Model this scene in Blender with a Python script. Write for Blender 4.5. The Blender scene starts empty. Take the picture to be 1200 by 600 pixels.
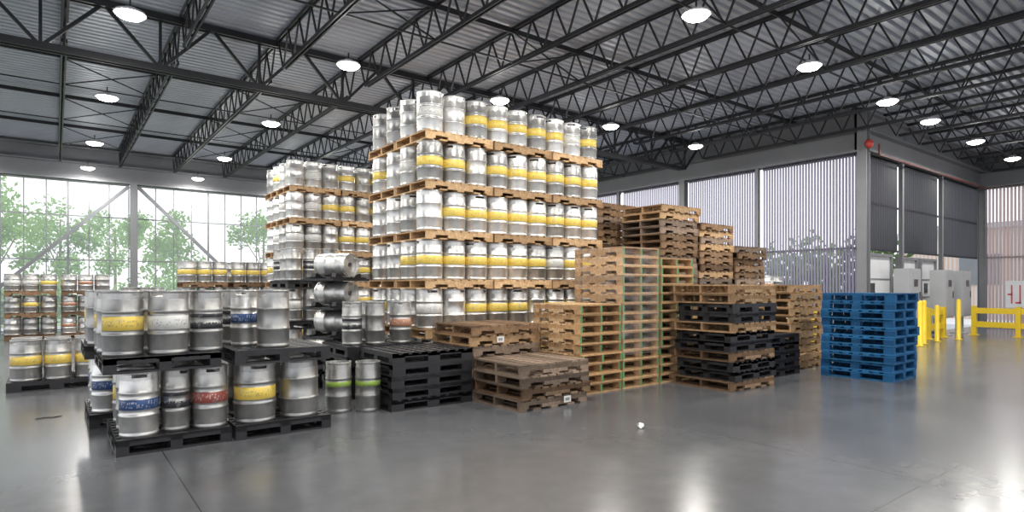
import bpy, math, random
from mathutils import Matrix, Vector
random.seed(7)
scene = bpy.context.scene
col = scene.collection
R90 = math.pi/2

# ---------------------------------------------------------------- materials
def newmat(name):
    m = bpy.data.materials.new(name); m.use_nodes = True
    nt = m.node_tree; b = nt.nodes["Principled BSDF"]
    return m, nt, b
def N(nt, t, **kw):
    n = nt.nodes.new(t)
    for k, v in kw.items(): setattr(n, k, v)
    return n
def ramp(nt, stops):
    r = N(nt, 'ShaderNodeValToRGB'); e = r.color_ramp.elements
    while len(e) < len(stops): e.new(0.5)
    for i, (p, c) in enumerate(stops):
        e[i].position = p; e[i].color = (*c, 1) if len(c) == 3 else c
    return r
def simple(name, c, rough=.5, metal=0, var=.12, scale=8, spec=.5):
    m, nt, b = newmat(name)
    tc = N(nt, 'ShaderNodeTexCoord'); no = N(nt, 'ShaderNodeTexNoise')
    no.inputs['Scale'].default_value = scale; no.inputs['Detail'].default_value = 4
    nt.links.new(tc.outputs['Object'], no.inputs['Vector'])
    lo = tuple(x*(1-var) for x in c); hi = tuple(min(1, x*(1+var)) for x in c)
    r = ramp(nt, [(.3, lo), (.7, hi)])
    nt.links.new(no.outputs['Fac'], r.inputs['Fac'])
    nt.links.new(r.outputs['Color'], b.inputs['Base Color'])
    b.inputs['Roughness'].default_value = rough; b.inputs['Metallic'].default_value = metal
    b.inputs['Specular IOR Level'].default_value = spec
    return m
def steel(name, base=.72, rough=.33, metal=.8):
    m, nt, b = newmat(name)
    tc = N(nt, 'ShaderNodeTexCoord'); oi = N(nt, 'ShaderNodeObjectInfo')
    no = N(nt, 'ShaderNodeTexNoise'); no.inputs['Scale'].default_value = 9; no.inputs['Detail'].default_value = 6
    nt.links.new(tc.outputs['Object'], no.inputs['Vector'])
    r = ramp(nt, [(.3, (base*.80, base*.80, base*.80)), (.65, (min(1,base*1.08), min(1,base*1.06), base*1.02))])
    nt.links.new(no.outputs['Fac'], r.inputs['Fac'])
    mp = N(nt, 'ShaderNodeMapRange'); mp.inputs[3].default_value = .80; mp.inputs[4].default_value = 1.08
    nt.links.new(oi.outputs['Random'], mp.inputs[0])
    mx = N(nt, 'ShaderNodeVectorMath', operation='SCALE')
    nt.links.new(r.outputs['Color'], mx.inputs[0]); nt.links.new(mp.outputs[0], mx.inputs['Scale'])
    nt.links.new(mx.outputs[0], b.inputs['Base Color'])
    mr = N(nt, 'ShaderNodeMapRange'); mr.inputs[3].default_value = rough-.05; mr.inputs[4].default_value = rough+.12
    nt.links.new(no.outputs['Fac'], mr.inputs[0]); nt.links.new(mr.outputs[0], b.inputs['Roughness'])
    b.inputs['Metallic'].default_value = metal
    bu = N(nt, 'ShaderNodeBump'); bu.inputs['Strength'].default_value = .14; bu.inputs['Distance'].default_value = .01
    n2 = N(nt, 'ShaderNodeTexNoise'); n2.inputs['Scale'].default_value = 5
    nt.links.new(tc.outputs['Object'], n2.inputs['Vector'])
    nt.links.new(n2.outputs['Fac'], bu.inputs['Height']); nt.links.new(bu.outputs[0], b.inputs['Normal'])
    return m
def bandmat(name, c, ink=(.22, .2, .18), ink_amt=.5):
    """painted band on a keg with worn stencilled marks around it"""
    m, nt, b = newmat(name)
    tc = N(nt, 'ShaderNodeTexCoord'); sp = N(nt, 'ShaderNodeSeparateXYZ')
    nt.links.new(tc.outputs['Object'], sp.inputs[0])
    at = N(nt, 'ShaderNodeMath', operation='ARCTAN2')
    nt.links.new(sp.outputs['Y'], at.inputs[0]); nt.links.new(sp.outputs['X'], at.inputs[1])
    cb = N(nt, 'ShaderNodeCombineXYZ')
    s1 = N(nt, 'ShaderNodeMath', operation='MULTIPLY'); s1.inputs[1].default_value = 7
    s2 = N(nt, 'ShaderNodeMath', operation='MULTIPLY'); s2.inputs[1].default_value = 24
    nt.links.new(at.outputs[0], s1.inputs[0]); nt.links.new(sp.outputs['Z'], s2.inputs[0])
    nt.links.new(s1.outputs[0], cb.inputs[0]); nt.links.new(s2.outputs[0], cb.inputs[1])
    vo = N(nt, 'ShaderNodeTexVoronoi', distance='CHEBYCHEV'); vo.inputs['Scale'].default_value = 1.4
    nt.links.new(cb.outputs[0], vo.inputs['Vector'])
    lt = N(nt, 'ShaderNodeMath', operation='LESS_THAN'); lt.inputs[1].default_value = .27
    nt.links.new(vo.outputs['Distance'], lt.inputs[0])
    zb = N(nt, 'ShaderNodeMath', operation='COMPARE'); zb.inputs[1].default_value = .30; zb.inputs[2].default_value = .03
    nt.links.new(sp.outputs['Z'], zb.inputs[0])
    mu = N(nt, 'ShaderNodeMath', operation='MULTIPLY')
    nt.links.new(lt.outputs[0], mu.inputs[0]); nt.links.new(zb.outputs[0], mu.inputs[1])
    m2 = N(nt, 'ShaderNodeMath', operation='MULTIPLY'); m2.inputs[1].default_value = ink_amt
    nt.links.new(mu.outputs[0], m2.inputs[0])
    no = N(nt, 'ShaderNodeTexNoise'); no.inputs['Scale'].default_value = 14; no.inputs['Detail'].default_value = 5
    nt.links.new(tc.outputs['Object'], no.inputs['Vector'])
    r = ramp(nt, [(.28, tuple(x*.6+.18 for x in c)), (.42, c)])
    nt.links.new(no.outputs['Fac'], r.inputs['Fac'])
    mx = N(nt, 'ShaderNodeMix', data_type='RGBA')
    nt.links.new(m2.outputs[0], mx.inputs['Factor']); nt.links.new(r.outputs['Color'], mx.inputs['A'])
    mx.inputs['B'].default_value = (*ink, 1)
    nt.links.new(mx.outputs['Result'], b.inputs['Base Color'])
    b.inputs['Roughness'].default_value = .42; b.inputs['Metallic'].default_value = .1
    return m
def woodmat(name, cols, amp=(.8, 1.15)):
    m, nt, b = newmat(name)
    g = N(nt, 'ShaderNodeNewGeometry'); oi = N(nt, 'ShaderNodeObjectInfo'); tc = N(nt, 'ShaderNodeTexCoord')
    n = len(cols); r = ramp(nt, [(i/(n-1), c) for i, c in enumerate(cols)])
    nt.links.new(g.outputs['Random Per Island'], r.inputs['Fac'])
    no = N(nt, 'ShaderNodeTexNoise'); no.inputs['Scale'].default_value = 18; no.inputs['Detail'].default_value = 8
    no.inputs['Distortion'].default_value = 1.2
    nt.links.new(tc.outputs['Object'], no.inputs['Vector'])
    mp = N(nt, 'ShaderNodeMapRange'); mp.inputs[1].default_value = .25; mp.inputs[2].default_value = .75
    mp.inputs[3].default_value = .6; mp.inputs[4].default_value = 1.2
    nt.links.new(no.outputs['Fac'], mp.inputs[0])
    m3 = N(nt, 'ShaderNodeMapRange'); m3.inputs[3].default_value = amp[0]; m3.inputs[4].default_value = amp[1]
    nt.links.new(oi.outputs['Random'], m3.inputs[0])
    mu = N(nt, 'ShaderNodeMath', operation='MULTIPLY')
    nt.links.new(mp.outputs[0], mu.inputs[0]); nt.links.new(m3.outputs[0], mu.inputs[1])
    sc = N(nt, 'ShaderNodeVectorMath', operation='SCALE')
    nt.links.new(r.outputs['Color'], sc.inputs[0]); nt.links.new(mu.outputs[0], sc.inputs['Scale'])
    nt.links.new(sc.outputs[0], b.inputs['Base Color'])
    b.inputs['Roughness'].default_value = .75; b.inputs['Specular IOR Level'].default_value = .25
    return m
def emis(name, c, s):
    m, nt, b = newmat(name)
    b.inputs['Base Color'].default_value = (*c, 1)
    b.inputs['Emission Color'].default_value = (*c, 1); b.inputs['Emission Strength'].default_value = s
    return m
def translucent(name, c, tcol, fac, rough=.5):
    m, nt, b = newmat(name)
    out = [n for n in nt.nodes if n.type == 'OUTPUT_MATERIAL'][0]
    tl = N(nt, 'ShaderNodeBsdfTranslucent'); tl.inputs['Color'].default_value = (*tcol, 1)
    no = N(nt, 'ShaderNodeTexNoise'); no.inputs['Scale'].default_value = 1.2; tc = N(nt, 'ShaderNodeTexCoord')
    nt.links.new(tc.outputs['Object'], no.inputs['Vector'])
    r = ramp(nt, [(.3, tuple(x*.9 for x in c)), (.7, c)]); nt.links.new(no.outputs['Fac'], r.inputs['Fac'])
    nt.links.new(r.outputs['Color'], b.inputs['Base Color']); b.inputs['Roughness'].default_value = rough
    mx = N(nt, 'ShaderNodeMixShader'); mx.inputs[0].default_value = fac
    nt.links.new(b.outputs[0], mx.inputs[1]); nt.links.new(tl.outputs[0], mx.inputs[2]); nt.links.new(mx.outputs[0], out.inputs[0])
    return m
def hazy(name, white, fac):
    m, nt, b = newmat(name)
    out = [n for n in nt.nodes if n.type == 'OUTPUT_MATERIAL'][0]; nt.nodes.remove(b)
    tl = N(nt, 'ShaderNodeBsdfTranslucent'); tl.inputs['Color'].default_value = (*white, 1)
    tr = N(nt, 'ShaderNodeBsdfTransparent'); mx = N(nt, 'ShaderNodeMixShader')
    no = N(nt, 'ShaderNodeTexNoise'); no.inputs['Scale'].default_value = .5; tc = N(nt, 'ShaderNodeTexCoord')
    nt.links.new(tc.outputs['Object'], no.inputs['Vector'])
    mp = N(nt, 'ShaderNodeMapRange'); mp.inputs[3].default_value = fac-.05; mp.inputs[4].default_value = fac+.05
    nt.links.new(no.outputs['Fac'], mp.inputs[0]); nt.links.new(mp.outputs[0], mx.inputs[0])
    nt.links.new(tr.outputs[0], mx.inputs[1]); nt.links.new(tl.outputs[0], mx.inputs[2]); nt.links.new(mx.outputs[0], out.inputs[0])
    return m

M_steel = steel('keg_steel', .80, .33, .86); M_steel2 = steel('keg_steel_dull', .52, .35, .86)
BAND = {
 'yellow': bandmat('band_yellow', (.88, .65, .13)),
 'blue': bandmat('band_blue', (.04, .09, .24), (.6, .62, .65), .6),
 'red': bandmat('band_red', (.36, .09, .07), (.75, .7, .65), .6),
 'black': bandmat('band_black', (.035, .035, .04), (.6, .6, .6), .7),
 'green': bandmat('band_green', (.30, .46, .08), (.1, .1, .1), .6),
 'white': bandmat('band_white', (.72, .72, .69), (.25, .25, .28), .6),
 'orange': bandmat('band_orange', (.48, .22, .13), (.7, .68, .6), .6)}
M_woodN = woodmat('wood_new', [(.62, .38, .19), (.74, .50, .28), (.50, .29, .135), (.78, .55, .33)], (.75, 1.15))
M_woodM = woodmat('wood_mid', [(.44, .265, .13), (.56, .365, .20), (.35, .21, .11), (.62, .43, .25)], (.75, 1.15))
M_woodB = woodmat('wood_brown', [(.17, .095, .052), (.26, .16, .09), (.11, .065, .04), (.34, .23, .145)], (.6, 1.3))
M_woodG = woodmat('wood_weathered', [(.20, .14, .105), (.30, .22, .165), (.13, .095, .07), (.38, .28, .21)], (.65, 1.3))
M_blk = simple('black_plastic', (.018, .018, .021), .42, var=.3)
M_blue = woodmat('blue_paint_wood', [(.015, .105, .26), (.02, .14, .33), (.012, .075, .19), (.03, .175, .38)], (.8, 1.2))
M_dark = simple('black_painted_steel', (.022, .023, .027), .45, .2)
M_grey = simple('grey_painted_steel', (.20, .205, .22), .5, .1, .05, 2)
M_lgrey = simple('light_grey_panel', (.42, .43, .45), .5, 0, .05, 2)
M_mgrey = simple('mid_grey_steel', (.19, .20, .215), .5, 0, .05, 2)
M_white = simple('white_paint', (.70, .71, .73), .4, 0, .04, 3)
M_yel = simple('safety_yellow_paint', (.85, .60, .03), .4, 0, .06, 5)
M_redp = simple('red_pipe_paint', (.14, .04, .035), .5, 0, .1, 5)
M_redb = simple('red_bell_paint', (.4, .04, .03), .4, 0, .1, 5)
M_slat = translucent('screen_metal_lavender', (.25, .23, .29), (.56, .51, .64), .55)
M_slatD = translucent('screen_metal_black', (.035, .035, .042), (.13, .13, .15), .3)
M_slatO = translucent('screen_metal_light', (.34, .27, .27), (.60, .48, .47), .5)
M_haze = hazy('glazing_added_haze', (.93, .96, 1.0), .2)  # white haze mixed into the panes to brighten the view outside
M_lens = emis('lamp_lens', (1, .97, .90), 24)
M_valve = simple('valve_dark', (.12, .12, .13), .35, .8)
M_paper = simple('paper_label', (.8, .8, .78), .6, 0, .03)
M_ink = simple('printed_ink', (.04, .04, .04), .6)
M_greenp = simple('green_edge_paint', (.12, .32, .12), .6)
M_bark = simple('bark', (.22, .17, .13), .9)
M_leaf = translucent('leaf_green', (.21, .34, .11), (.34, .50, .15), .4, .7)
M_redtxt = simple('red_letter_paint', (.65, .08, .12), .5)
M_deck = simple('roof_deck_steel', (.50, .535, .60), .4, .1, .05, 1.2)

# wrap film
M_film, nt, b = newmat('stretch_film')
out = [n_ for n_ in nt.nodes if n_.type == 'OUTPUT_MATERIAL'][0]
tr = N(nt, 'ShaderNodeBsdfTransparent'); pb = b
pb.inputs['Base Color'].default_value = (.8, .8, .8, 1); pb.inputs['Roughness'].default_value = .2
mxs = N(nt, 'ShaderNodeMixShader'); tc = N(nt, 'ShaderNodeTexCoord'); mpg = N(nt, 'ShaderNodeMapping')
mpg.inputs['Scale'].default_value = (2, 2, 7); no = N(nt, 'ShaderNodeTexNoise'); no.inputs['Scale'].default_value = 1.5; no.inputs['Detail'].default_value = 4
nt.links.new(tc.outputs['Object'], mpg.inputs[0]); nt.links.new(mpg.outputs[0], no.inputs['Vector'])
rr = ramp(nt, [(.42, (.03, .03, .03)), (.75, (.24, .24, .24))])
nt.links.new(no.outputs['Fac'], rr.inputs['Fac']); nt.links.new(rr.outputs['Color'], mxs.inputs[0])
nt.links.new(tr.outputs[0], mxs.inputs[1]); nt.links.new(pb.outputs[0], mxs.inputs[2]); nt.links.new(mxs.outputs[0], out.inputs[0])
bu = N(nt, 'ShaderNodeBump'); bu.inputs['Strength'].default_value = .4; nt.links.new(no.outputs['Fac'], bu.inputs['Height']); nt.links.new(bu.outputs[0], pb.inputs['Normal'])

# polished concrete with saw-cut joints
M_floor, nt, b = newmat('polished_concrete')
tc = N(nt, 'ShaderNodeTexCoord'); sp = N(nt, 'ShaderNodeSeparateXYZ'); nt.links.new(tc.outputs['Object'], sp.inputs[0])
n1 = N(nt, 'ShaderNodeTexNoise'); n1.inputs['Scale'].default_value = .45; n1.inputs['Detail'].default_value = 6; n1.inputs['Roughness'].default_value = .6
n2 = N(nt, 'ShaderNodeTexNoise'); n2.inputs['Scale'].default_value = 5; n2.inputs['Detail'].default_value = 8
for n_ in (n1, n2): nt.links.new(tc.outputs['Object'], n_.inputs['Vector'])
r1 = ramp(nt, [(.3, (.095, .099, .108)), (.7, (.140, .144, .154))]); nt.links.new(n1.outputs['Fac'], r1.inputs['Fac'])
r2 = ramp(nt, [(.3, (.90, .90, .90)), (.7, (1.05, 1.05, 1.05))]); nt.links.new(n2.outputs['Fac'], r2.inputs['Fac'])
mm = N(nt, 'ShaderNodeMix', data_type='RGBA', blend_type='MULTIPLY'); mm.inputs['Factor'].default_value = 1
nt.links.new(r1.outputs[0], mm.inputs['A']); nt.links.new(r2.outputs[0], mm.inputs['B'])
def joint(axis, off):
    a = N(nt, 'ShaderNodeMath', operation='SUBTRACT'); a.inputs[1].default_value = off; nt.links.new(sp.outputs[axis], a.inputs[0])
    p = N(nt, 'ShaderNodeMath', operation='PINGPONG'); p.inputs[1].default_value = 2.3; nt.links.new(a.outputs[0], p.inputs[0])
    l = N(nt, 'ShaderNodeMath', operation='LESS_THAN'); l.inputs[1].default_value = .005; nt.links.new(p.outputs[0], l.inputs[0]); return l
jx = joint('X', .78); jy = joint('Y', 1.72)
mxj = N(nt, 'ShaderNodeMath', operation='MAXIMUM'); nt.links.new(jx.outputs[0], mxj.inputs[0]); nt.links.new(jy.outputs[0], mxj.inputs[1])
mj = N(nt, 'ShaderNodeMix', data_type='RGBA'); nt.links.new(mxj.outputs[0], mj.inputs['Factor']); nt.links.new(mm.outputs['Result'], mj.inputs['A']); mj.inputs['B'].default_value = (.05, .05, .05, 1)
nt.links.new(mj.outputs['Result'], b.inputs['Base Color'])
mr = N(nt, 'ShaderNodeMapRange'); mr.inputs[1].default_value = .3; mr.inputs[2].default_value = .7; mr.inputs[3].default_value = .19; mr.inputs[4].default_value = .24
nt.links.new(n1.outputs['Fac'], mr.inputs[0]); nt.links.new(mr.outputs[0], b.inputs['Roughness'])
b.inputs['Specular IOR Level'].default_value = .65
M_ground = simple('outside_paving', (.50, .50, .49), .8, 0, .12, .6)
M_grass = simple('outside_grass', (.30, .38, .20), .9, 0, .2, .8)
M_brick, nt, b = newmat('outside_brick')
tc = N(nt, 'ShaderNodeTexCoord'); bt = N(nt, 'ShaderNodeTexBrick'); bt.inputs['Scale'].default_value = 3
bt.inputs['Color1'].default_value = (.50, .33, .26, 1); bt.inputs['Color2'].default_value = (.58, .40, .32, 1); bt.inputs['Mortar'].default_value = (.55, .5, .46, 1)
nt.links.new(tc.outputs['Object'], bt.inputs['Vector']); nt.links.new(bt.outputs['Color'], b.inputs['Base Color'])

# ---------------------------------------------------------------- mesh builder
class MB:
    def __init__(s): s.v = []; s.f = []; s.m = []; s.sm = []
    def quadbox(s, pts, mi=0):
        o = len(s.v); s.v += pts
        for f in ((0,3,2,1),(4,5,6,7),(0,1,5,4),(1,2,6,5),(2,3,7,6),(3,0,4,7)):
            s.f.append(tuple(o+i for i in f)); s.m.append(mi); s.sm.append(False)
    def box(s, x0, x1, y0, y1, z0, z1, mi=0):
        s.quadbox([(x0,y0,z0),(x1,y0,z0),(x1,y1,z0),(x0,y1,z0),(x0,y0,z1),(x1,y0,z1),(x1,y1,z1),(x0,y1,z1)], mi)
    def beam(s, p, q, w, h, mi=0):
        p = Vector(p); q = Vector(q); d = (q-p).normalized()
        up = Vector((0,0,1)) if abs(d.z) < .99 else Vector((1,0,0))
        a = d.cross(up).normalized()*w/2; c = a.cross(d).normalized()*h/2
        s.quadbox([tuple(x) for x in (p-a-c, p+a-c, p+a+c, p-a+c, q-a-c, q+a-c, q+a+c, q-a+c)], mi)
    def lathe(s, prof, seg=24, mats=None, cx=0, cy=0, smooth=True):
        o = len(s.v); n = len(prof)
        for (r, z) in prof:
            for k in range(seg):
                a = 2*math.pi*k/seg; s.v.append((cx+r*math.cos(a), cy+r*math.sin(a), z))
        for i in range(n-1):
            for k in range(seg):
                k2 = (k+1) % seg
                s.f.append((o+i*seg+k, o+i*seg+k2, o+(i+1)*seg+k2, o+(i+1)*seg+k)); s.m.append(mats[i] if mats else 0); s.sm.append(smooth)
    def add(s, t):
        o = len(s.v); s.v += t.v; s.f += [tuple(i+o for i in f) for f in t.f]; s.m += t.m; s.sm += t.sm
    def mesh(s, name, mats):
        me = bpy.data.meshes.new(name); me.from_pydata(s.v, [], s.f)
        for m in mats: me.materials.append(m)
        me.polygons.foreach_set('material_index', s.m); me.polygons.foreach_set('use_smooth', s.sm)
        me.update(); return me

def setp(o, label=None, category=None, group=None, kind=None):
    if label: o['label'] = label
    if category: o['category'] = category
    if group: o['group'] = group
    if kind: o['kind'] = kind
def put(name, me, loc=(0,0,0), rot=(0,0,0), parts=(), **kw):
    o = bpy.data.objects.new(name, me); o.location = loc; o.rotation_euler = rot
    col.objects.link(o); setp(o, **kw)
    for p in parts:
        c = bpy.data.objects.new(p[0], p[1]); c.parent = o
        if len(p) > 2: c.location = p[2]
        if len(p) > 3 and p[3]: c['label'] = p[3]
        col.objects.link(c)
    return o
def structure(name, mb, mats, label):
    return put(name, mb.mesh(name, mats), kind='structure', label=label, category='structure')

# ---------------------------------------------------------------- keg
H = .598
_kc = {}
def collar_mesh(R, seg=32):
    mb = MB(); ro = R*.955; ri = ro-.008; zs = [.515, .543, .572, H-.008, H]; rows = 4
    def kept(i, k):
        k %= seg
        if i < 0 or i >= rows: return False
        return not (i == 1 and (k % (seg//2)) in (seg//4-2, seg//4-1, seg//4, seg//4+1))
    rr = [ro, ro, ro, ro+.004, ro+.002]
    def P(r, i, k):
        a = 2*math.pi*k/seg; r2 = r+(rr[i]-ro) if r == ro else r
        return (r2*math.cos(a), r2*math.sin(a), zs[i])
    def q(*p):
        o = len(mb.v); mb.v += p; mb.f.append(tuple(range(o, o+4))); mb.m.append(0); mb.sm.append(False)
    for i in range(rows):
        for k in range(seg):
            if not kept(i, k): continue
            q(P(ro,i,k), P(ro,i,k+1), P(ro,i+1,k+1), P(ro,i+1,k)); q(P(ri,i,k+1), P(ri,i,k), P(ri,i+1,k), P(ri,i+1,k+1))
            if not kept(i+1, k): q(P(ro,i+1,k), P(ro,i+1,k+1), P(ri,i+1,k+1), P(ri,i+1,k))
            if not kept(i-1, k): q(P(ri,i,k), P(ri,i,k+1), P(ro,i,k+1), P(ro,i,k))
            if not kept(i, k+1): q(P(ro,i,k+1), P(ri,i,k+1), P(ri,i+1,k+1), P(ro,i+1,k+1))
            if not kept(i, k-1): q(P(ri,i,k), P(ro,i,k), P(ro,i+1,k), P(ri,i+1,k))
    return mb
def keg_parts(R, band, near, dull=False):
    key = (R, band, near, dull)
    if key in _kc: return _kc[key]
    seg = 40 if near else 22
    st = M_steel2 if dull else M_steel
    if band == 'black': bz = [(.222, .285), (.335, .37)]
    elif band in ('red', 'orange'): bz = [(.245, .35)]
    elif band == 'blue': bz = [(.25, .345)]
    elif band == 'green': bz = [(.31, .37)]
    else: bz = [(.235, .362)]
    if band is None: bz = []
    B = R*.972
    mid = []
    for a, c in bz: mid += [(B, a, 0), (B+.0006, a+.0005, 1), (B+.0006, c-.0005, 1), (B, c, 0)]
    def rib(z): return [(B, z-.017, 0), (B+.004, z-.011, 0), (R+.002, z-.004, 0), (R+.002, z+.004, 0), (B+.004, z+.011, 0), (B, z+.017, 0)]
    prof = [(.0001, .03, 0), (R*.86, .03, 0), (R*.92, 0, 0), (R*.965, 0, 0), (R*.965, .028, 0), (R*.94, .034, 0), (R*.94, .048, 0), (B, .062, 0)] + rib(.195) + mid + \
           rib(.405) + [(B, .505, 0), (R*.945, .522, 0), (R*.93, .530, 0), (R*.88, .538, 0), (R*.4, .55, 0), (.03, .553, 0)]
    pr = [(r, z) for r, z, _ in prof]
    ms = [1 if (prof[i][2] == 1 and prof[i+1][2] == 1) else 0 for i in range(len(prof)-1)]
    mb = MB(); mb.lathe(pr, seg, ms)
    vb = MB(); vb.lathe([(.034, .548), (.034, .569), (.026, .571), (.022, .563), (.0001, .563)], 16, None)
    if near:
        me = mb.mesh('keg_body', [st, BAND.get(band, st)])
        res = (me, [('handle_collar', collar_mesh(R).mesh('keg_collar', [st])), ('valve', vb.mesh('valve', [M_valve]))])
    else:
        mb.add(collar_mesh(R, 32)); mb.add(vb)
        res = (mb.mesh('keg_body', [st, BAND.get(band, st)]), [])
    _kc[key] = res; return res
BN = {None: 'plain', 'yellow': 'yellow-banded', 'blue': 'blue-banded', 'red': 'red-banded', 'black': 'black-banded', 'green': 'lime-banded', 'white': 'white-banded', 'orange': 'orange-banded'}
def keg(x, y, z, R=.19, band='yellow', near=False, where='on a wooden pallet', group='kegs', dull=False, sz=1):
    me, parts = keg_parts(R, band, near, dull)
    size = 'slim ' if R < .17 else ''
    o = put('keg', me, (x, y, z), (0, 0, random.uniform(0, 6.28)), parts,
        label=f"{BN[band]} {size}steel beer keg {where}", category='beer keg', group=group)
    if sz != 1: o.scale = (1, 1, sz)
    return o

# ---------------------------------------------------------------- pallets
def stringer_pts(mb, yc, L, z0, z1, w=.038):
    h = z1-z0; a = L*.13; n = .22
    mb.box(-L/2, L/2, yc-w/2, yc+w/2, z0+h*.45, z1)
    for (x0, x1) in ((-L/2, -L/2+a), (-L/2+a+n, L/2-a-n), (L/2-a, L/2)):
        mb.box(x0, x1, yc-w/2, yc+w/2, z0, z0+h*.45)
PH = .14
def wood_pallet(mat, near, L=1.2, W=1.0, seed=0, tipmat=None):
    rnd = random.Random(seed)
    top = MB(); bot = MB()
    n = 8; t = .022; x = -L/2
    ws = [.14] + [.105]*(n-2) + [.14]; gap = (L-sum(ws))/(n-1)
    for w in ws:
        d = rnd.uniform(-.006, .006)
        top.box(x, x+w, -W/2+d, W/2+d, PH-t, PH); x += w+gap
    for xc in (-L/2+.06, -L/4, 0, L/4, L/2-.06):
        bot.box(xc-.06, xc+.06, -W/2, W/2, 0, t)
    strs = []
    for yc in (-W/2+.02, 0, W/2-.02):
        s = MB(); stringer_pts(s, yc, L, t, PH-t)
        if tipmat:
            for sx in (-1, 1): s.box(sx*L/2-.0015, sx*L/2+.0015, yc-.019, yc+.019, t, PH-t, 1)
        strs.append(s)
    mats = [mat] + ([tipmat] if tipmat else [])
    if near:
        return None, [('top_deck', top.mesh('top_deck', mats)), ('bottom_deck', bot.mesh('bottom_deck', mats))] + [('stringer', s.mesh('stringer', mats)) for s in strs]
    mb = MB()
    for s in [top, bot]+strs: mb.add(s)
    return mb.mesh('wood_pallet', mats), []
def block_pallet(mat, near, L=1.2, W=1.0, board=True):
    top = MB(); bot = MB(); t = .02
    n = 7 if board else 9
    ws = [.13] + [.10]*(n-2) + [.13] if board else [.085]*n
    gap = (L-sum(ws))/(n-1); x = -L/2
    for w in ws: top.box(x, x+w, -W/2, W/2, PH-t, PH); x += w+gap
    for yc in (-W/2+.05, 0, W/2-.05): top.box(-L/2, L/2, yc-.05, yc+.05, PH-2*t, PH-t)
    if not board:
        top.box(-L/2, L/2, W/2-.012, W/2, PH-.055, PH); top.box(-L/2, L/2, -W/2, -W/2+.012, PH-.055, PH)
        top.box(L/2-.012, L/2, -W/2, W/2, PH-.055, PH); top.box(-L/2, -L/2+.012, -W/2, W/2, PH-.055, PH)
        for i in range(8):
            yy = -W/2+.06+i*(W-.12)/7; top.box(-L/2, L/2, yy-.012, yy+.012, PH-t-.006, PH-.002)
    bw = .07 if board else .085
    blocks = []
    for xc in (-L/2+bw, 0, L/2-bw):
        for yc in (-W/2+.05, 0, W/2-.05):
            bb = MB(); bb.box(xc-bw, xc+bw, yc-.05, yc+.05, t, PH-2*t); blocks.append(bb)
    for yc in (-W/2+.05, 0, W/2-.05): bot.box(-L/2, L/2, yc-.05, yc+.05, 0, t)
    for xc in (-L/2+.05, L/2-.05): bot.box(xc-.05, xc+.05, -W/2+.1, -.05, 0, t); bot.box(xc-.05, xc+.05, .05, W/2-.1, 0, t)
    if near:
        return None, [('top_deck', top.mesh('top_deck', [mat])), ('bottom_frame', bot.mesh('bottom_frame', [mat]))] + [('block', s.mesh('block', [mat])) for s in blocks]
    mb = MB()
    for s in [top, bot]+blocks: mb.add(s)
    return mb.mesh('pallet', [mat]), []
PP = {}
for near in (0, 1):
    PP['new', near] = wood_pallet(M_woodN, near, seed=1); PP['mid', near] = wood_pallet(M_woodM, near, seed=2)
    PP['brown', near] = wood_pallet(M_woodB, near, 1.15, 1.0, seed=3); PP['grey', near] = wood_pallet(M_woodG, near, 1.15, 1.0, seed=4)
    PP['blue', near] = block_pallet(M_blue, near, 1.1, 1.0); PP['black', near] = block_pallet(M_blk, near, 1.15, .95, False)
    PP['newS', near] = wood_pallet(M_woodN, near, 1.02, .82, seed=5, tipmat=M_greenp); PP['midS', near] = wood_pallet(M_woodM, near, 1.02, .82, seed=6, tipmat=M_greenp)
PL = {'new': 'pale new-wood pallet', 'mid': 'tan wooden pallet', 'brown': 'dark brown wooden pallet', 'grey': 'weathered grey-brown wooden pallet', 'blue': 'blue painted wooden block pallet', 'black': 'black plastic pallet', 'newS': 'pale pallet with green stringer ends', 'midS': 'tan pallet with green stringer ends'}
def pallet(kind, x, y, z, rot=0, near=0, where='in a stack', group='pallets'):
    me, parts = PP[kind, near]
    o = put('pallet', me, (x, y, z), (0, 0, rot), parts, label=f"{PL[kind]} {where}", category='pallet', group=group)
    if me is None: o.empty_display_size = .1
    return o
def pstack(kinds, x, y, rot=0, near=0, jit=.025, group='pallet stack', where='in a tall empty stack', free=None):
    for i, k in enumerate(kinds):
        j = jit if (free is None or i < free) else .07
        pallet(k, x+random.uniform(-j, j), y+random.uniform(-j, j), i*PH, rot+random.uniform(-1, 1)*j*.8, near, where, group)

PIT = PH+H
# ---------------------------------------------------------------- big keg stacks
def kegwall(x0, y0, nx, ny, layers, group, second, bandf, pk=('mid', 'new'), px=1.24, R=.2035, ks=.411):
    for L in range(layers):
        z = L*PIT
        for i in range(nx):
            for j in range(ny):
                cx = x0+.6+px*i+random.uniform(-.002, .002); cy = y0+.5+1.02*j
                pallet(random.choice(pk), cx, cy, z, random.uniform(-.006, .006), 0, 'under beer kegs', group+' pallets')
                for a in range(3):
                    for c in range(2):
                        front = (j == 0 and c == 0); left = (i == 0 and a == 0); sec = (j == 0 and c == 1)
                        if front or left or (sec and second(L)):
                            bd = bandf(L, i*3+a, j*2+c)
                            keg(cx+(a-1)*ks, cy+(c-.5)*.53+random.uniform(-.012, .012), z+PH, R, bd, False, 'in a tall palletised stack', group, dull=random.random() < .2)
def bandA(L, i, j):
    if L <= 1: return random.choice([None, 'yellow', 'white', None]) if i < 2 else random.choice(['yellow', 'yellow', None])
    if j > 0: return random.choice([None, None, 'yellow', 'white'])
    if i == 0 and L in (2, 4): return 'yellow'
    return random.choice(['yellow']*6+[None, 'white'])
kegwall(4.32, 7.72, 3, 2, 6, 'tall keg stack', lambda L: L in (1, 2, 3, 4, 5), bandA)
def bandB(L, i, j):
    if i < 2: return random.choice([None, None, 'white', 'yellow'])
    return random.choice(['yellow', 'yellow', None])
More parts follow.
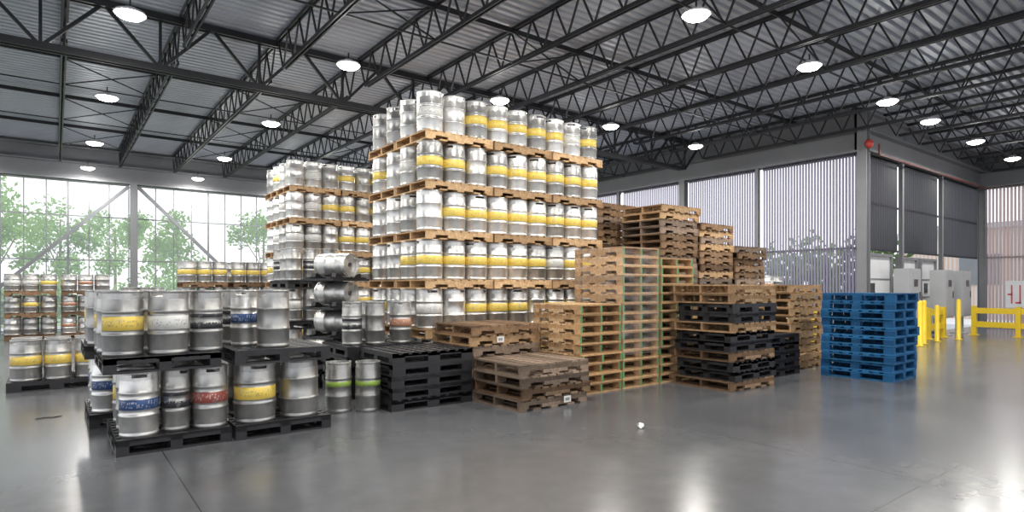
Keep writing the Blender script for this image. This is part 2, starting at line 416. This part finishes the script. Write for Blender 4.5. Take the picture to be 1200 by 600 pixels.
kegwall(4.25, 13.9, 2, 2, 6, 'rear keg stack', lambda L: False, bandB)

# ---------------------------------------------------------------- near left stacks
def pz(L): return L*PIT
def place(kegs, z, group, near=True, where='standing on a black plastic pallet'):
    for (R, bd, x, y) in kegs: keg(x, y, z, R, bd, near, where, group, dull=random.random() < .8)
g = 'kegs on black pallets'
pallet('black', .90, 6.9, 0, R90, 1, 'on the floor under slim kegs', g+' pallets')
place([(.165,'blue',.62,6.52), (.125,'black',.925,6.55), (.16,'red',1.22,6.52), (.16,None,.62,6.90), (.16,'yellow',.62,7.29), (.16,None,1.0,6.93), (.16,None,1.18,7.29)], PH, g)
pallet('black', .80, 6.88, PIT, R90+.01, 1, 'resting across the tops of kegs', g+' pallets')
place([(.17,'yellow',.50,6.60), (.14,None,.76,7.04), (.175,'white',.86,6.54), (.15,'black',1.20,6.60), (.15,None,.46,6.98), (.155,'yellow',.46,7.3), (.15,None,1.08,7.12)], PIT+PH, g)
pallet('black', 1.88, 6.86, 0, R90, 1, 'on the floor under wide kegs', g+' pallets')
place([(.205,'yellow',1.64,6.52), (.20,None,2.09,6.52), (.19,None,1.66,6.96), (.19,'white',2.09,6.96)], PH, g)
pallet('black', 1.88, 6.87, PIT, R90-.008, 1, 'resting across the tops of kegs', g+' pallets')
place([(.165,None,1.84,6.58), (.145,'blue',1.64,6.93), (.15,'black',1.58,7.26), (.14,None,1.98,7.2)], PIT+PH, g)
pallet('black', .76, 8.35, 0, R90, 1, 'on the floor under slim kegs', g+' pallets')
place([(.15,'blue',.46,7.97), (.15,None,.78,7.97), (.15,'white',.46,8.33), (.15,'blue',.46,8.7), (.15,None,1.10,8.0)], PH, g)
pallet('black', .72, 8.35, PIT, R90, 1, 'resting across the tops of kegs', g+' pallets')
place([(.15,None,.42,7.97), (.15,'white',.78,7.97), (.15,None,.42,8.33), (.15,'yellow',.42,8.7)], PIT+PH, g)
keg(2.74, 7.06, 0, .155, 'green', True, 'standing on the concrete floor', 'floor kegs', True)
keg(3.05, 6.90, 0, .155, 'green', True, 'standing on the concrete floor', 'floor kegs', True)
pallet('black', 0.02, 11.5, 0, 0, 1, 'on the floor under yellow-banded kegs', g+' pallets')
place([(.19,'yellow',-.34,11.24), (.17,'yellow',.03,11.22), (.165,'yellow',.40,11.22), (.19,'yellow',-.34,11.68), (.17,'white',.03,11.66), (.165,'yellow',.40,11.66)], PH, 'yellow-banded kegs on a low pallet')

# lying kegs on cradles
cr = MB(); cr.box(-.42, .42, -.30, .30, 0, .03)
for yy in (-.2, .2):
    cr.box(-.42, .42, yy-.04, yy+.04, .03, .055)
    for s in (-1, 1): cr.quadbox([(s*.13,yy-.04,.055),(s*.30,yy-.04,.055),(s*.30,yy+.04,.055),(s*.13,yy+.04,.055),(s*.20,yy-.04,.10),(s*.28,yy-.04,.115),(s*.28,yy+.04,.115),(s*.20,yy+.04,.10)])
cradle = cr.mesh('keg_cradle', [M_blk])
for i in range(2): pallet('black', 3.5, 9.36, i*PH, R90, 1, 'under lying kegs', 'lying keg stack pallets')
for i in range(4):
    z = 2*PH+i*.44; th = math.radians(28)
    put('keg_cradle', cradle, (3.5, 9.1, z), (0, 0, th), label='black plastic cradle between lying kegs', category='keg cradle', group='keg cradles')
    me, parts = keg_parts(.187, None, True)
    d = Vector((math.sin(th), -math.cos(th), 0))
    rotq = Vector((0, 0, 1)).rotation_difference(d).to_euler()
    c = Vector((3.5, 9.1, z+.06+.187)) - d*H/2
    put('keg', me, c, rotq, parts, label='stainless steel beer keg lying on its side on a black cradle', category='beer keg', group='lying kegs')
for L in range(3):
    pallet('black', 3.8, 11.55, pz(L), R90, 0, 'between layers of slim kegs', 'slim keg stack pallets')
    for a, xx in enumerate((3.48, 3.8, 4.12)): keg(xx, 11.15, pz(L)+PH, .15, ['black', 'white', None][(a+L) % 3], False, 'on a black plastic pallet', 'slim keg stack', True)
    for yy in (11.5, 11.9): keg(3.48, yy, pz(L)+PH, .15, random.choice(['black', None]), False, 'on a black plastic pallet', 'slim keg stack', True)

# black pallet stacks
pstack(['black']*5, 3.79, 7.05, 0, 1, .010, 'black plastic pallet stack', 'in a low empty stack')
pstack(['black']*5, 3.68, 8.15, 0, 1, .012, 'rear black plastic pallet stack', 'in a low stack carrying kegs')
place([(.14,None,3.6,7.9), (.16,'orange',3.98,7.87), (.14,'black',3.3,8.0), (.15,None,3.7,8.4)], 5*PH, 'kegs on a black pallet stack', True, 'on top of stacked black pallets')

# far keg stacks
def smallwall(x0, y0, layers, group, n=3, pk='brown', sz=1.0, bands=('yellow', 'orange', 'white', None)):
    pit = PH+H*sz
    for L in range(layers):
        pallet(pk, x0+.6, y0+.5, pit*L, 0, 0, 'under beer kegs', group+' pallets')
        for a in range(n): keg(x0+.6+(a-1)*.40, y0+.24, pit*L+PH, .198, random.choice(bands), False, 'in a far stack', group, sz=sz, dull=random.random() < .7)
        keg(x0+.20, y0+.74, pit*L+PH, .198, random.choice(['yellow', None]), False, 'in a far stack', group, sz=sz, dull=True)
FB = ('yellow', None, 'white', None, 'orange')
smallwall(-1.15, 21.6, 3, 'far keg stack', sz=.80, bands=FB); smallwall(.12, 21.6, 3, 'far keg stack', sz=.80, bands=FB); smallwall(-2.9, 22.6, 3, 'far keg stack', sz=.9, bands=FB); smallwall(1.7, 22.6, 2, 'far keg stack', bands=FB)
smallwall(2.75, 18.5, 3, 'mid keg stack', bands=('yellow', 'yellow', None)); smallwall(4.05, 18.5, 3, 'mid keg stack', bands=('yellow', 'yellow', None))
smallwall(13.0, 7.5, 3, 'short keg stack behind pallets', sz=.75, bands=FB)

# ---------------------------------------------------------------- empty wooden pallet stacks
pstack(['grey', 'brown', 'grey', 'grey'], 4.99, 6.12, 0, 1, .035, 'weathered pallet stack', 'in a low uneven stack')
pstack(['brown', 'grey', 'mid', 'brown', 'grey', 'mid', 'brown'], 5.03, 7.19, 0, 0, .012, 'brown pallet stack', 'in a low stack')
pstack(['newS']*9, 6.17, 6.49, R90, 1, .018, 'pale pallet stack', 'in a neat stack')
pstack(['newS', 'newS', 'midS']*5, 7.03, 6.49, R90, 0, .003, 'wrapped pallet stack', 'wrapped in clear film')
pstack(['newS', 'midS']*7, 7.90, 6.49, R90, 0, .014, 'pale tall pallet stack', 'in a neat tall stack')
def mix(n, ks): return [random.choice(ks) for _ in range(n)]
B4 = ['brown', 'brown', 'grey', 'grey', 'brown', 'mid']
pstack(mix(23, B4), 9.30, 9.05, 0, 0, .03, 'dark pallet stack')
pstack(mix(22, B4), 9.72, 7.80, 0, 0, .022, 'dark pallet stack', free=21)
pstack(mix(20, B4), 10.98, 7.80, 0, 0, .022, 'dark pallet stack', free=19)
pstack(mix(17, B4), 12.24, 7.80, 0, 0, .022, 'dark pallet stack', free=14)
pstack(['brown', 'black', 'black', 'brown', 'black', 'black', 'mid', 'black', 'black', 'mid', 'mid'], 8.27, 5.36, 0, 1, .03, 'mixed pallet stack', 'in a mixed stack')
pstack(['black']*5, 9.72, 5.70, 0, 0, .015, 'low black pallet stack', 'in a low black stack')
pstack(['new', 'mid']*5+['mid'], 11.0, 5.95, 0, 0, .03, 'tan pallet stack')
pstack(['blue']*10, 10.93, 4.35, R90, 1, .03, 'blue pallet stack', 'in a stack on the floor')

def film(x0, x1, y0, y1, z0, z1, label):
    mb = MB(); n = 10; m = 14
    path = [(x0,y0),(x1,y0),(x1,y1),(x0,y1)]
    ring = []
    for i in range(4):
        a = path[i]; c = path[(i+1) % 4]
        for k in range(n): ring.append((a[0]+(c[0]-a[0])*k/n, a[1]+(c[1]-a[1])*k/n))
    S = len(ring)
    for j in range(m+1):
        for (x, y) in ring: mb.v.append((x+random.uniform(-.002, .002), y+random.uniform(-.002, .002), z0+(z1-z0)*j/m))
    for j in range(m):
        for k in range(S):
            mb.f.append((j*S+k, j*S+(k+1) % S, (j+1)*S+(k+1) % S, (j+1)*S+k)); mb.m.append(0); mb.sm.append(True)
    put('stretch_film', mb.mesh('stretch_film', [M_film]), label=label, category='plastic wrap', group='stretch film')
film(6.607, 7.453, 5.968, 7.012, .5, 2.10, 'clear stretch film wrapped round a pale pallet stack')

def tag(x, y, z, rz=0):
    mb = MB(); mb.box(-.06, .06, -.002, 0, -.04, .04)
    for k in range(6): mb.box(-.035+k*.012, -.029+k*.012, -.003, -.002, -.02, .02, 1)
    put('paper_tag', mb.mesh('paper_tag', [M_paper, M_ink]), (x, y, z), (0, 0, rz), label='white paper tag with a barcode stapled to a pallet', category='label', group='paper tags')
tag(5.15, 5.58, .09); tag(4.9, 6.67, .78)

# litter
mb = MB(); rnd = random.Random(3)
for k in range(7):
    a = rnd.uniform(0, 6.28); r = rnd.uniform(0, .03)
    mb.beam((r*math.cos(a), r*math.sin(a), .006), (r*math.cos(a)+rnd.uniform(-.05, .05), r*math.sin(a)+rnd.uniform(-.05, .05), rnd.uniform(.02, .06)), .035, .004)
put('litter', mb.mesh('litter', [M_paper]), (4.95, 4.23, 0), label='crumpled scrap of white plastic on the floor', category='litter')
mb = MB(); p0 = Vector((-.1, 0, .006))
for k in range(8):
    p1 = p0+Vector((.03, math.sin(k*1.3)*.02, 0)); mb.beam(p0, p1, .014, .008); p0 = p1
put('strap_offcut', mb.mesh('strap', [M_blk]), (-.08, 8.7, 0), label='short black strap offcut on the floor', category='litter')

# ---------------------------------------------------------------- building shell
KX, KY = 17.15, 7.0; YW = 25.0; X3 = 27.0; XL = -13.0; YB = -12.0; ZH = 5.1; ZC = 6.3
mb = MB(); mb.v = [(XL,YB,0),(X3+.3,YB,0),(X3+.3,KY+.3,0),(KX+.3,KY+.3,0),(KX+.3,YW+.3,0),(XL,YW+.3,0)]; mb.f = [(0,1,2,3,4,5)]; mb.m = [0]; mb.sm = [False]
structure('floor', mb, [M_floor], 'polished grey concrete floor with saw-cut joints')
mb = MB(); mb.box(-90, 120, -60, 120, -.2, -.03)
put('ground', mb.mesh('ground', [M_ground]), label='pale paved ground outside the building', category='ground', kind='structure')
mb = MB(); mb.box(-60, 14, 29, 90, -.03, .02)
put('lawn', mb.mesh('lawn', [M_grass]), label='green lawn outside the windows', category='grass', kind='structure')
def deck(x0, x1, y0, y1):
    mb = MB(); y = y0; pr = []
    while y < y1: pr += [(y, ZC), (y+.09, ZC), (y+.11, ZC+.055), (y+.165, ZC+.055), (y+.185, ZC)]; y += .185
    for (yy, zz) in pr: mb.v += [(x0, yy, zz), (x1, yy, zz)]
    for i in range(len(pr)-1):
        mb.f.append((2*i, 2*i+2, 2*i+3, 2*i+1)); mb.m.append(0); mb.sm.append(False)
    n = len(mb.v); mb.v += [(x0,y0,ZC+.1),(x1,y0,ZC+.1),(x1,y1,ZC+.1),(x0,y1,ZC+.1)]; mb.f.append((n,n+1,n+2,n+3)); mb.m.append(0); mb.sm.append(False)
    return mb
mb = deck(XL, KX+.3, YB, YW+.3); mb.add(deck(KX+.3, X3+.3, YB, KY+.3))
structure('ceiling', mb, [M_deck], 'corrugated pale galvanised steel roof deck')

def header(name, x0, x1, y0, y1, label, inner):
    mb = MB(); mb.box(x0, x1, y0, y1, ZH, ZC-.01)
    (ax, ay, bx, by) = inner
    for zz, w in ((ZH, .28), (ZH+.55, .28), (ZC-.15, .2)):
        mb.box(min(ax,bx)-(w/2 if ax == bx else 0), max(ax,bx)+(w/2 if ax == bx else 0), min(ay,by)-(w/2 if ay == by else 0), max(ay,by)+(w/2 if ay == by else 0), zz, zz+.05)
    structure(name, mb, [M_grey], label)
header('wall_left', XL, KX, YW, YW+.2, 'grey steel header beam above the glazed screen', (XL, YW-.05, KX, YW-.05))
header('wall_back', KX, KX+.2, KY, YW, 'grey steel header beam above slatted metal screen', (KX-.05, KY, KX-.05, YW))
header('wall_right', KX, X3, KY, KY+.2, 'grey header beam above the dock openings', (KX, KY-.05, X3, KY-.05))
header('wall_far_right', X3, X3+.2, YB, KY, 'grey header beam above slatted metal screen', (X3-.05, YB, X3-.05, KY))

cols_x = [-11, -4.4, 2.19, 8.8, 15.4]
wn = 1
for i in range(len(cols_x)-1):
    x0, x1 = cols_x[i]+.12, cols_x[i+1]-.12; mb = MB(); n = 11
    for k in range(n+1):
        x = x0+(x1-x0)*k/n; w = .03 if k % 4 == 0 else .016
        mb.box(x-w, x+w, YW+.05, YW+.10, 0, ZH)
    for zz in (.05, .9, 2.4, 3.9, ZH-.04): mb.box(x0, x1, YW+.06, YW+.09, zz-.02, zz+.02)
    o = len(mb.v); mb.v += [(x0, YW+.12, 0), (x1, YW+.12, 0), (x1, YW+.12, ZH), (x0, YW+.12, ZH)]; mb.f.append((o, o+1, o+2, o+3)); mb.m.append(1); mb.sm.append(False)
    structure('window_%d' % wn, mb, [M_mgrey, M_haze], 'tall glazed screen with thin mullions and added white haze'); wn += 1
def column(x, y, z1, w=.24, rot=0, mat=M_grey, label='grey steel H-section column'):
    mb = MB(); t = .02
    mb.box(-w/2, w/2, -w/2, -w/2+t, 0, z1); mb.box(-w/2, w/2, w/2-t, w/2, 0, z1); mb.box(-t/2, t/2, -w/2+t, w/2-t, 0, z1)
    mb.box(-w*.75, w*.75, -w*.75, w*.75, 0, .025)
    put('steel_column', mb.mesh('steel_column', [mat]), (x, y, 0), (0, 0, rot), label=label, category='column', group='steel columns')
for x in cols_x[:-1]: column(x, YW-.2, ZH, .2)
for s in (-1, 1):
    mb = MB(); mb.beam((0, 0, ZH-.1), (s*4.7, 0, .2), .09, .11)
    put('diagonal_brace', mb.mesh('diagonal_brace', [M_mgrey]), (2.19+s*.14, YW-.2, 0), label='slim grey diagonal steel brace beside a column', category='steel brace', group='diagonal braces')

def slats_y(name, x, y0, y1, z0, z1, pitch, w, mat, label):
    mb = MB(); y = y0
    while y < y1-w:
        for (xa, ya, xb, yb) in ((x, y, x+.03, y+w/2), (x+.03, y+w/2, x, y+w)):
            o = len(mb.v); mb.v += [(xa,ya,z0),(xb,yb,z0),(xb,yb,z1),(xa,ya,z1)]; mb.f.append((o,o+1,o+2,o+3)); mb.m.append(0); mb.sm.append(False)
        y += pitch
    for zz in (z0+.03, (z0+z1)/2, z1-.03): mb.box(x+.04, x+.07, y0, y1, zz-.03, zz+.03, 1)
    structure(name, mb, [mat, M_mgrey], label)
def slats_x(name, y, x0, x1, z0, z1, pitch, w, mat, label):
    mb = MB(); x = x0
    while x < x1-w:
        for (xa, ya, xb, yb) in ((x, y, x+w/2, y+.03), (x+w/2, y+.03, x+w, y)):
            o = len(mb.v); mb.v += [(xa,ya,z0),(xb,yb,z0),(xb,yb,z1),(xa,ya,z1)]; mb.f.append((o,o+1,o+2,o+3)); mb.m.append(0); mb.sm.append(False)
        x += pitch
    for zz in (z0+.03, (z0+z1)/2, z1-.03): mb.box(x0, x1, y+.04, y+.07, zz-.03, zz+.03, 1)
    structure(name, mb, [mat, M_mgrey], label)
ys = [7.0, 9.94, 12.66, 15.6, 18.5, 21.5, 25.0]
for i in range(len(ys)-1):
    slats_y('window_%d' % wn, KX+.05, ys[i]+.06, ys[i+1]-.06, 0, ZH, .085, .064, M_slat, 'fine vertical ribbed metal screen letting daylight through'); wn += 1
for y in ys[1:-1]: column(KX-.1, y, ZH, .10 if y != 12.66 else .22, R90)
column(KX-.05, KY-.05, ZC-.1, .24, R90, M_grey, 'grey steel corner column')
xs = [KX, 19.7, 22.95, X3]
for i in range(3):
    slats_x('window_%d' % wn, KY+.05, xs[i]+.06, xs[i+1]-.06, 2.5, ZH, .115, .094, M_slatD, 'near-black ribbed metal screen above a dock opening'); wn += 1
for x in xs[1:3]: column(x, KY-.02, ZH, .11)
column(X3-.1, KY-.1, ZH, .24)
for i in range(5):
    slats_y('window_%d' % wn, X3+.05, 7-(i+1)*3+.06, 7-i*3-.06, 0, ZH, .105, .075, M_slatO, 'pale ribbed metal screen'); wn += 1
for i in range(1, 6): column(X3-.1, 7-i*3, ZH, .12, R90)
dn = 1
for (x0, x1, zt) in ((17.55, 19.2, 2.35), (20.0, 21.1, 2.3), (21.5, 22.7, 2.3)):
    mb = MB()
    mb.box(x0, x1, KY+.1, KY+.16, .05, zt); mb.box(x0-.08, x0, KY+.04, KY+.22, 0, zt+.08, 1); mb.box(x1, x1+.08, KY+.04, KY+.22, 0, zt+.08, 1)
    mb.box(x0, x1, KY+.04, KY+.22, zt, zt+.08, 1)
    for zz in (.6, 1.15, 1.7): mb.box(x0, x1, KY+.085, KY+.1, zz, zz+.03, 1)
    mb.box(x0+.35, x0+.6, KY+.08, KY+.1, 1.3, 1.6, 2)
    structure('door_%d' % dn, mb, [M_white, M_grey, M_valve], 'white steel dock door panel in a grey frame'); dn += 1
for x, s in ((18.9, 1.3), (21.6, 1.2), (23.2, 1.3)):
    mb = MB(); mb.box(-.30*s, .30*s, -.2, .2, .55, 2.0); mb.box(-.27*s, .27*s, -.22, -.2, .6, 1.95, 1); mb.box(-.05, .05, -.1, .1, 0, .55, 1); mb.box(.18*s, .21*s, -.24, -.22, 1.15, 1.35, 2); mb.box(-.2, .2, -.2, .2, 0, .02, 1); mb.box(-.15, .12, -.225, -.22, 1.5, 1.7, 2)
    put('control_cabinet', mb.mesh('control_cabinet', [M_lgrey, M_lgrey, M_valve]), (x, KY-.45, 0), label='pale grey control cabinet on a post by the dock', category='cabinet', group='control cabinets')

# ---------------------------------------------------------------- roof steel
_jm = {}
def truss(name, axis, fixed, a0, a1, zb, zt, cw, panel, label, group, heavy=False):
    Lg = a1-a0; key = (axis, round(Lg, 2), zb, zt, cw)
    if key not in _jm:
        T = MB(); B = MB(); W = MB()
        def P(a, z, off=0): return (off, a, z) if axis == 'Y' else (a, off, z)
        for s in (-1, 1):
            T.beam(P(0, zt, s*cw*.45), P(Lg, zt, s*cw*.45), cw*.35, cw*.9); B.beam(P(panel*.6, zb, s*cw*.45), P(Lg-panel*.6, zb, s*cw*.45), cw*.35, cw*.9)
        n = max(2, round(Lg/panel)); dp = Lg/n
        for k in range(n):
            m = (k+.5)*dp
            W.beam(P(k*dp, zt), P(m, zb), cw*.4, cw*.4); W.beam(P(m, zb), P((k+1)*dp, zt), cw*.4, cw*.4)
            if heavy: W.beam(P(m, zb), P(m, zt), cw*.35, cw*.35)
        _jm[key] = (T.mesh('top_chord', [M_dark]), B.mesh('bottom_chord', [M_dark]), W.mesh('web', [M_dark]))
    T, B, W = _jm[key]
    loc = (fixed, a0, 0) if axis == 'Y' else (a0, fixed, 0)
    put(name, None, loc, (0, 0, 0), [('top_chord', T), ('bottom_chord', B), ('web', W)], label=label, category='roof truss', group=group)
SP = 1.65
x = .12-SP*6
JX = []
while x < X3-.3: JX.append(x); x += SP
for x in JX:
    if x < KX-.2:
        truss('roof_joist', 'Y', x, -11.5, 12-.1, 5.62, 6.25, .07, .62, 'black open-web steel joist under the roof deck', 'roof joists')
        truss('roof_joist', 'Y', x, 12.1, YW-.1, 5.62, 6.25, .07, .62, 'black open-web steel joist under the roof deck', 'roof joists')
    else:
        truss('roof_joist', 'Y', x, -11.5, KY-.1, 5.62, 6.25, .07, .62, 'black open-web steel joist under the roof deck', 'roof joists')
truss('roof_girder', 'X', 12.0, XL+.5, KX-.1, 5.30, 6.20, .13, 1.65, 'heavy black truss girder carrying the joists', 'roof girders', True)
def bridging(y, x0, x1):
    mb = MB(); mb.beam((x0, y, 5.62), (x1, y, 5.62), .025, .025); mb.beam((x0, y, 6.2), (x1, y, 6.2), .025, .09)
    for i in range(len(JX)-1):
        if JX[i] >= x0-.01 and JX[i+1] <= x1+.01 and i % 2 == 0:
            mb.beam((JX[i], y, 5.62), (JX[i+1], y, 6.16), .022, .022); mb.beam((JX[i], y, 6.16), (JX[i+1], y, 5.62), .022, .022)
    put('joist_bridging', mb.mesh('joist_bridging', [M_dark]), label='thin black cross bridging between joists', category='steel brace', group='joist bridging')
for y in (-6, -2, 1.8, 5.4): bridging(y, JX[0], X3-.3)
for y in (8.7, 15.2, 18.4, 21.7): bridging(y, JX[0], KX-.2)
mb = MB(); mb.beam((KX+.3, KY-.3, 5.02), (X3-.2, KY-.3, 5.02), .05, .05); mb.beam((KX+.3, KY-.3, 5.02), (KX+.3, KY-.3, 5.3), .05, .05)
put('sprinkler_pipe', mb.mesh('sprinkler_pipe', [M_redp]), label='thin dark red sprinkler pipe along the header', category='pipe')
mb = MB(); mb.lathe([(.0001, -.06), (.10, -.05), (.12, 0), (.08, .05), (.0001, .07)], 20)
put('alarm_bell', mb.mesh('alarm_bell', [M_redb]), (KX-.2, KY-.25, 5.25), (R90, 0, -.6), label='red fire alarm bell on the corner column', category='alarm')

# ---------------------------------------------------------------- high-bay lamps
hb = MB(); hb.lathe([(.0001, .09), (.08, .09), (.10, .05), (.19, .035), (.205, .0), (.197, .0), (.0001, .02)], 28)
hbm = hb.mesh('housing', [M_white])
ln = MB(); ln.lathe([(.0001, -.07), (.08, -.064), (.15, -.042), (.195, .002)], 28); lnm = ln.mesh('lens', [M_lens])
sm_ = MB(); sm_.beam((0, 0, .08), (0, 0, .22), .02, .02); stm = sm_.mesh('stem', [M_dark])
ZL = 5.40
L_ = []
for x in (.7, 4.0, 7.3, 10.6, 13.95, 16.4, 19.7, 23.2): L_.append((x, 5.2))
for y in (10.1, 14.85, 19.8, 24.1):
    for x in (-2.5, .85, 4.1, 7.4, 10.75, 14.15): L_.append((x, y))
for x in (.8, 4.1, 7.4, 10.7, 14.0): L_.append((x, .4))
for (x, y) in L_:
    o = put('high_bay_light', hbm, (x, y, ZL), (0, 0, 0), [('lens', lnm, (0, 0, 0), 'glowing white lens'), ('stem', stm)], label='round white LED high-bay lamp hanging from the roof', category='ceiling lamp', group='high-bay lamps')
    ld = bpy.data.lights.new('lamp_light', 'AREA'); ld.shape = 'DISK'; ld.size = .36; ld.energy = 92; ld.color = (1, .97, .91)
    lo = bpy.data.objects.new('lamp_light', ld); lo.location = (0, 0, -.08); lo.parent = o; col.objects.link(lo)
    ld = bpy.data.lights.new('ceiling_fill', 'POINT'); ld.shadow_soft_size = .2; ld.energy = 20; ld.color = (1, .98, .94)  # extra point light added below each lens to brighten the roof deck
    lo = bpy.data.objects.new('ceiling_fill', ld); lo.location = (0, 0, -.31); lo.parent = o; col.objects.link(lo)

# ---------------------------------------------------------------- bollards and rails
def bollard(x, y, h=1.15):
    mb = MB(); mb.lathe([(.0001, 0), (.10, 0), (.10, .02), (.055, .02), (.055, h-.04), (.035, h-.01), (.0001, h)], 20)
    put('bollard', mb.mesh('bollard', [M_yel]), (x, y, 0), label='yellow steel safety bollard on the concrete floor', category='bollard', group='bollards')
bollard(18.0, 5.85); bollard(17.3, 5.7); bollard(20.3, 5.75); bollard(19.1, 5.9, 1.0)
def rail(p, q, n):
    mb = MB(); P = Vector(p); Q = Vector(q)
    for zz in (.34, .76): mb.beam(P+Vector((0,0,zz)), Q+Vector((0,0,zz)), .05, .17)
    posts = []
    for k in range(n):
        c = P+(Q-P)*k/(n-1); pm = MB(); pm.box(-.06, .06, -.06, .06, 0, .90); pm.box(-.12, .12, -.12, .12, 0, .02); posts.append(('post', pm.mesh('post', [M_yel]), tuple(c)))
    put('guard_rail', None, (0,0,0), (0,0,0), [('rail', mb.mesh('rail', [M_yel]))]+posts, label='yellow two-bar steel guard rail protecting the wall', category='guard rail', group='guard rails')
rail((22.6, 6.0, 0), (22.6, -1.5, 0), 8); rail((19.7, 6.3, 0), (20.9, 6.3, 0), 2); rail((15.3, 7.4, 0), (15.3, 12.0, 0), 4)

# ---------------------------------------------------------------- outside
def leafcloud(seed, blobs, n, s=.16):
    rnd = random.Random(seed); mb = MB()
    for _ in range(n):
        bx, by, bz, br = rnd.choice(blobs)
        while True:
            d = Vector((rnd.uniform(-1,1), rnd.uniform(-1,1), rnd.uniform(-1,1)))
            if .05 < d.length < 1: break
        d = d.normalized()*br*rnd.uniform(.4, 1.15); c = Vector((bx, by, bz))+d
        u = Vector((rnd.gauss(0,1), rnd.gauss(0,1), rnd.gauss(0,1))).normalized(); w = u.orthogonal().normalized()
        o = len(mb.v); mb.v += [tuple(c+u*s), tuple(c+w*s*.5), tuple(c-u*s), tuple(c-w*s*.5)]; mb.f.append((o,o+1,o+2,o+3)); mb.m.append(0); mb.sm.append(False)
    return mb.mesh('foliage', [M_leaf])
trk = MB(); trk.lathe([(.12, 0), (.08, 1.5), (.06, 3), (.03, 4.6)], 10)
for s, (dx, dy) in enumerate(((1, .3), (-.9, .4), (.2, -1), (-.3, .9))): trk.beam((0, 0, 1.8+s*.3), (dx, dy, 3.4+s*.3), .04, .04)
trkm = trk.mesh('trunk', [M_bark])
fol = [leafcloud(i, [(random.uniform(-1.2,1.2), random.uniform(-1.2,1.2), random.uniform(2.2,4.9), random.uniform(.55,1.0)) for _ in range(9)], 1800, .13) for i in range(3)]
for i, (x, y, sc) in enumerate(((-3.6, 33, 1.15), (0.2, 38, 1.05), (5.3, 37, 1.0), (9.0, 34, 1.0), (13.2, 39, 1.0), (-8.5, 36, 1.1), (3.0, 45, 1.1), (-2.4, 42, 1.2))):
    o = put('tree', trkm, (x, y, .02), (0, 0, i*1.3), [('foliage', fol[i % 3])], label='leafy pale green tree standing on the lawn outside', category='tree', group='outside trees')
    o.scale = (sc, sc, sc)
bush = leafcloud(9, [(0, k*.7, .8+.25*math.sin(k*2.1), .75) for k in range(-3, 4)], 3000, .12)
for i, (x, y, r) in enumerate(((21.5, 10.0, 0), (22.5, 16.6, 0), (22, 23.2, 0), (-2, 30.6, R90), (4.6, 30.6, R90), (11.2, 30.6, R90), (-8.6, 30.6, R90))):
    o = put('bush', bush, (x, y, 0.0), (0, 0, r), label='green hedge growing outside the building', category='bush', group='outside hedges')
    if i < 3: o.scale = (1.5, 1, 1.9)
    else: o.scale = (1, 1, 1.1)
mb = MB(); mb.box(34, 40, -12, 12, 0, 4.2); mb.box(33.9, 40.1, -12.1, 12.1, 4.2, 4.45, 1)
for k in range(6): mb.box(33.97, 34, -10+k*3.6, -8.4+k*3.6, 1.6, 3, 2)
put('outside_building', mb.mesh('outside_building', [M_brick, M_lgrey, M_mgrey]), (0, 0, -.03), label='reddish brick building seen through the slatted screen', category='building')
mb = MB(); mb.box(0, .03, -1.1, 1.1, 0, .95)
for k in range(9):
    yy = -.92+k*.23
    mb.box(-.006, 0, yy-.022, yy+.022, .15, .8, 1)
    if k % 3 != 1: mb.box(-.006, 0, yy-.022, yy+.12, .44, .50, 1)
    if k % 2: mb.box(-.006, 0, yy-.022, yy+.13, .15, .21, 1)
put('painted_sign', mb.mesh('painted_sign', [M_white, M_redtxt]), (X3-.25, 5.1, .75), label='pale board with a row of red painted characters', category='sign')

# ---------------------------------------------------------------- light, world, camera
w = bpy.data.worlds.new('World'); scene.world = w; w.use_nodes = True
nt = w.node_tree; bg = nt.nodes['Background']
tcw = N(nt, 'ShaderNodeTexCoord'); sx = N(nt, 'ShaderNodeSeparateXYZ'); nt.links.new(tcw.outputs['Generated'], sx.inputs[0])
rw = ramp(nt, [(0, (.88, .89, .92)), (.35, (.92, .95, 1)), (1, (.65, .8, 1))]); nt.links.new(sx.outputs['Z'], rw.inputs['Fac'])
nt.links.new(rw.outputs['Color'], bg.inputs['Color']); bg.inputs['Strength'].default_value = 1.7
sun = bpy.data.lights.new('sun', 'SUN'); sun.energy = 2.6; sun.angle = math.radians(1); sun.color = (1, .96, .88)
so = bpy.data.objects.new('sun', sun); so.rotation_euler = (math.radians(32), 0, math.radians(-25)); col.objects.link(so)
cam = bpy.data.cameras.new('camera'); cam.sensor_width = 36; cam.lens = 21.0; cam.shift_y = 35/1200; cam.clip_end = 300
co = bpy.data.objects.new('camera', cam); co.location = (0, 0, 1.52); co.rotation_euler = (R90, 0, math.radians(-37.4)); col.objects.link(co)
scene.camera = co
scene.view_settings.view_transform = 'Standard'
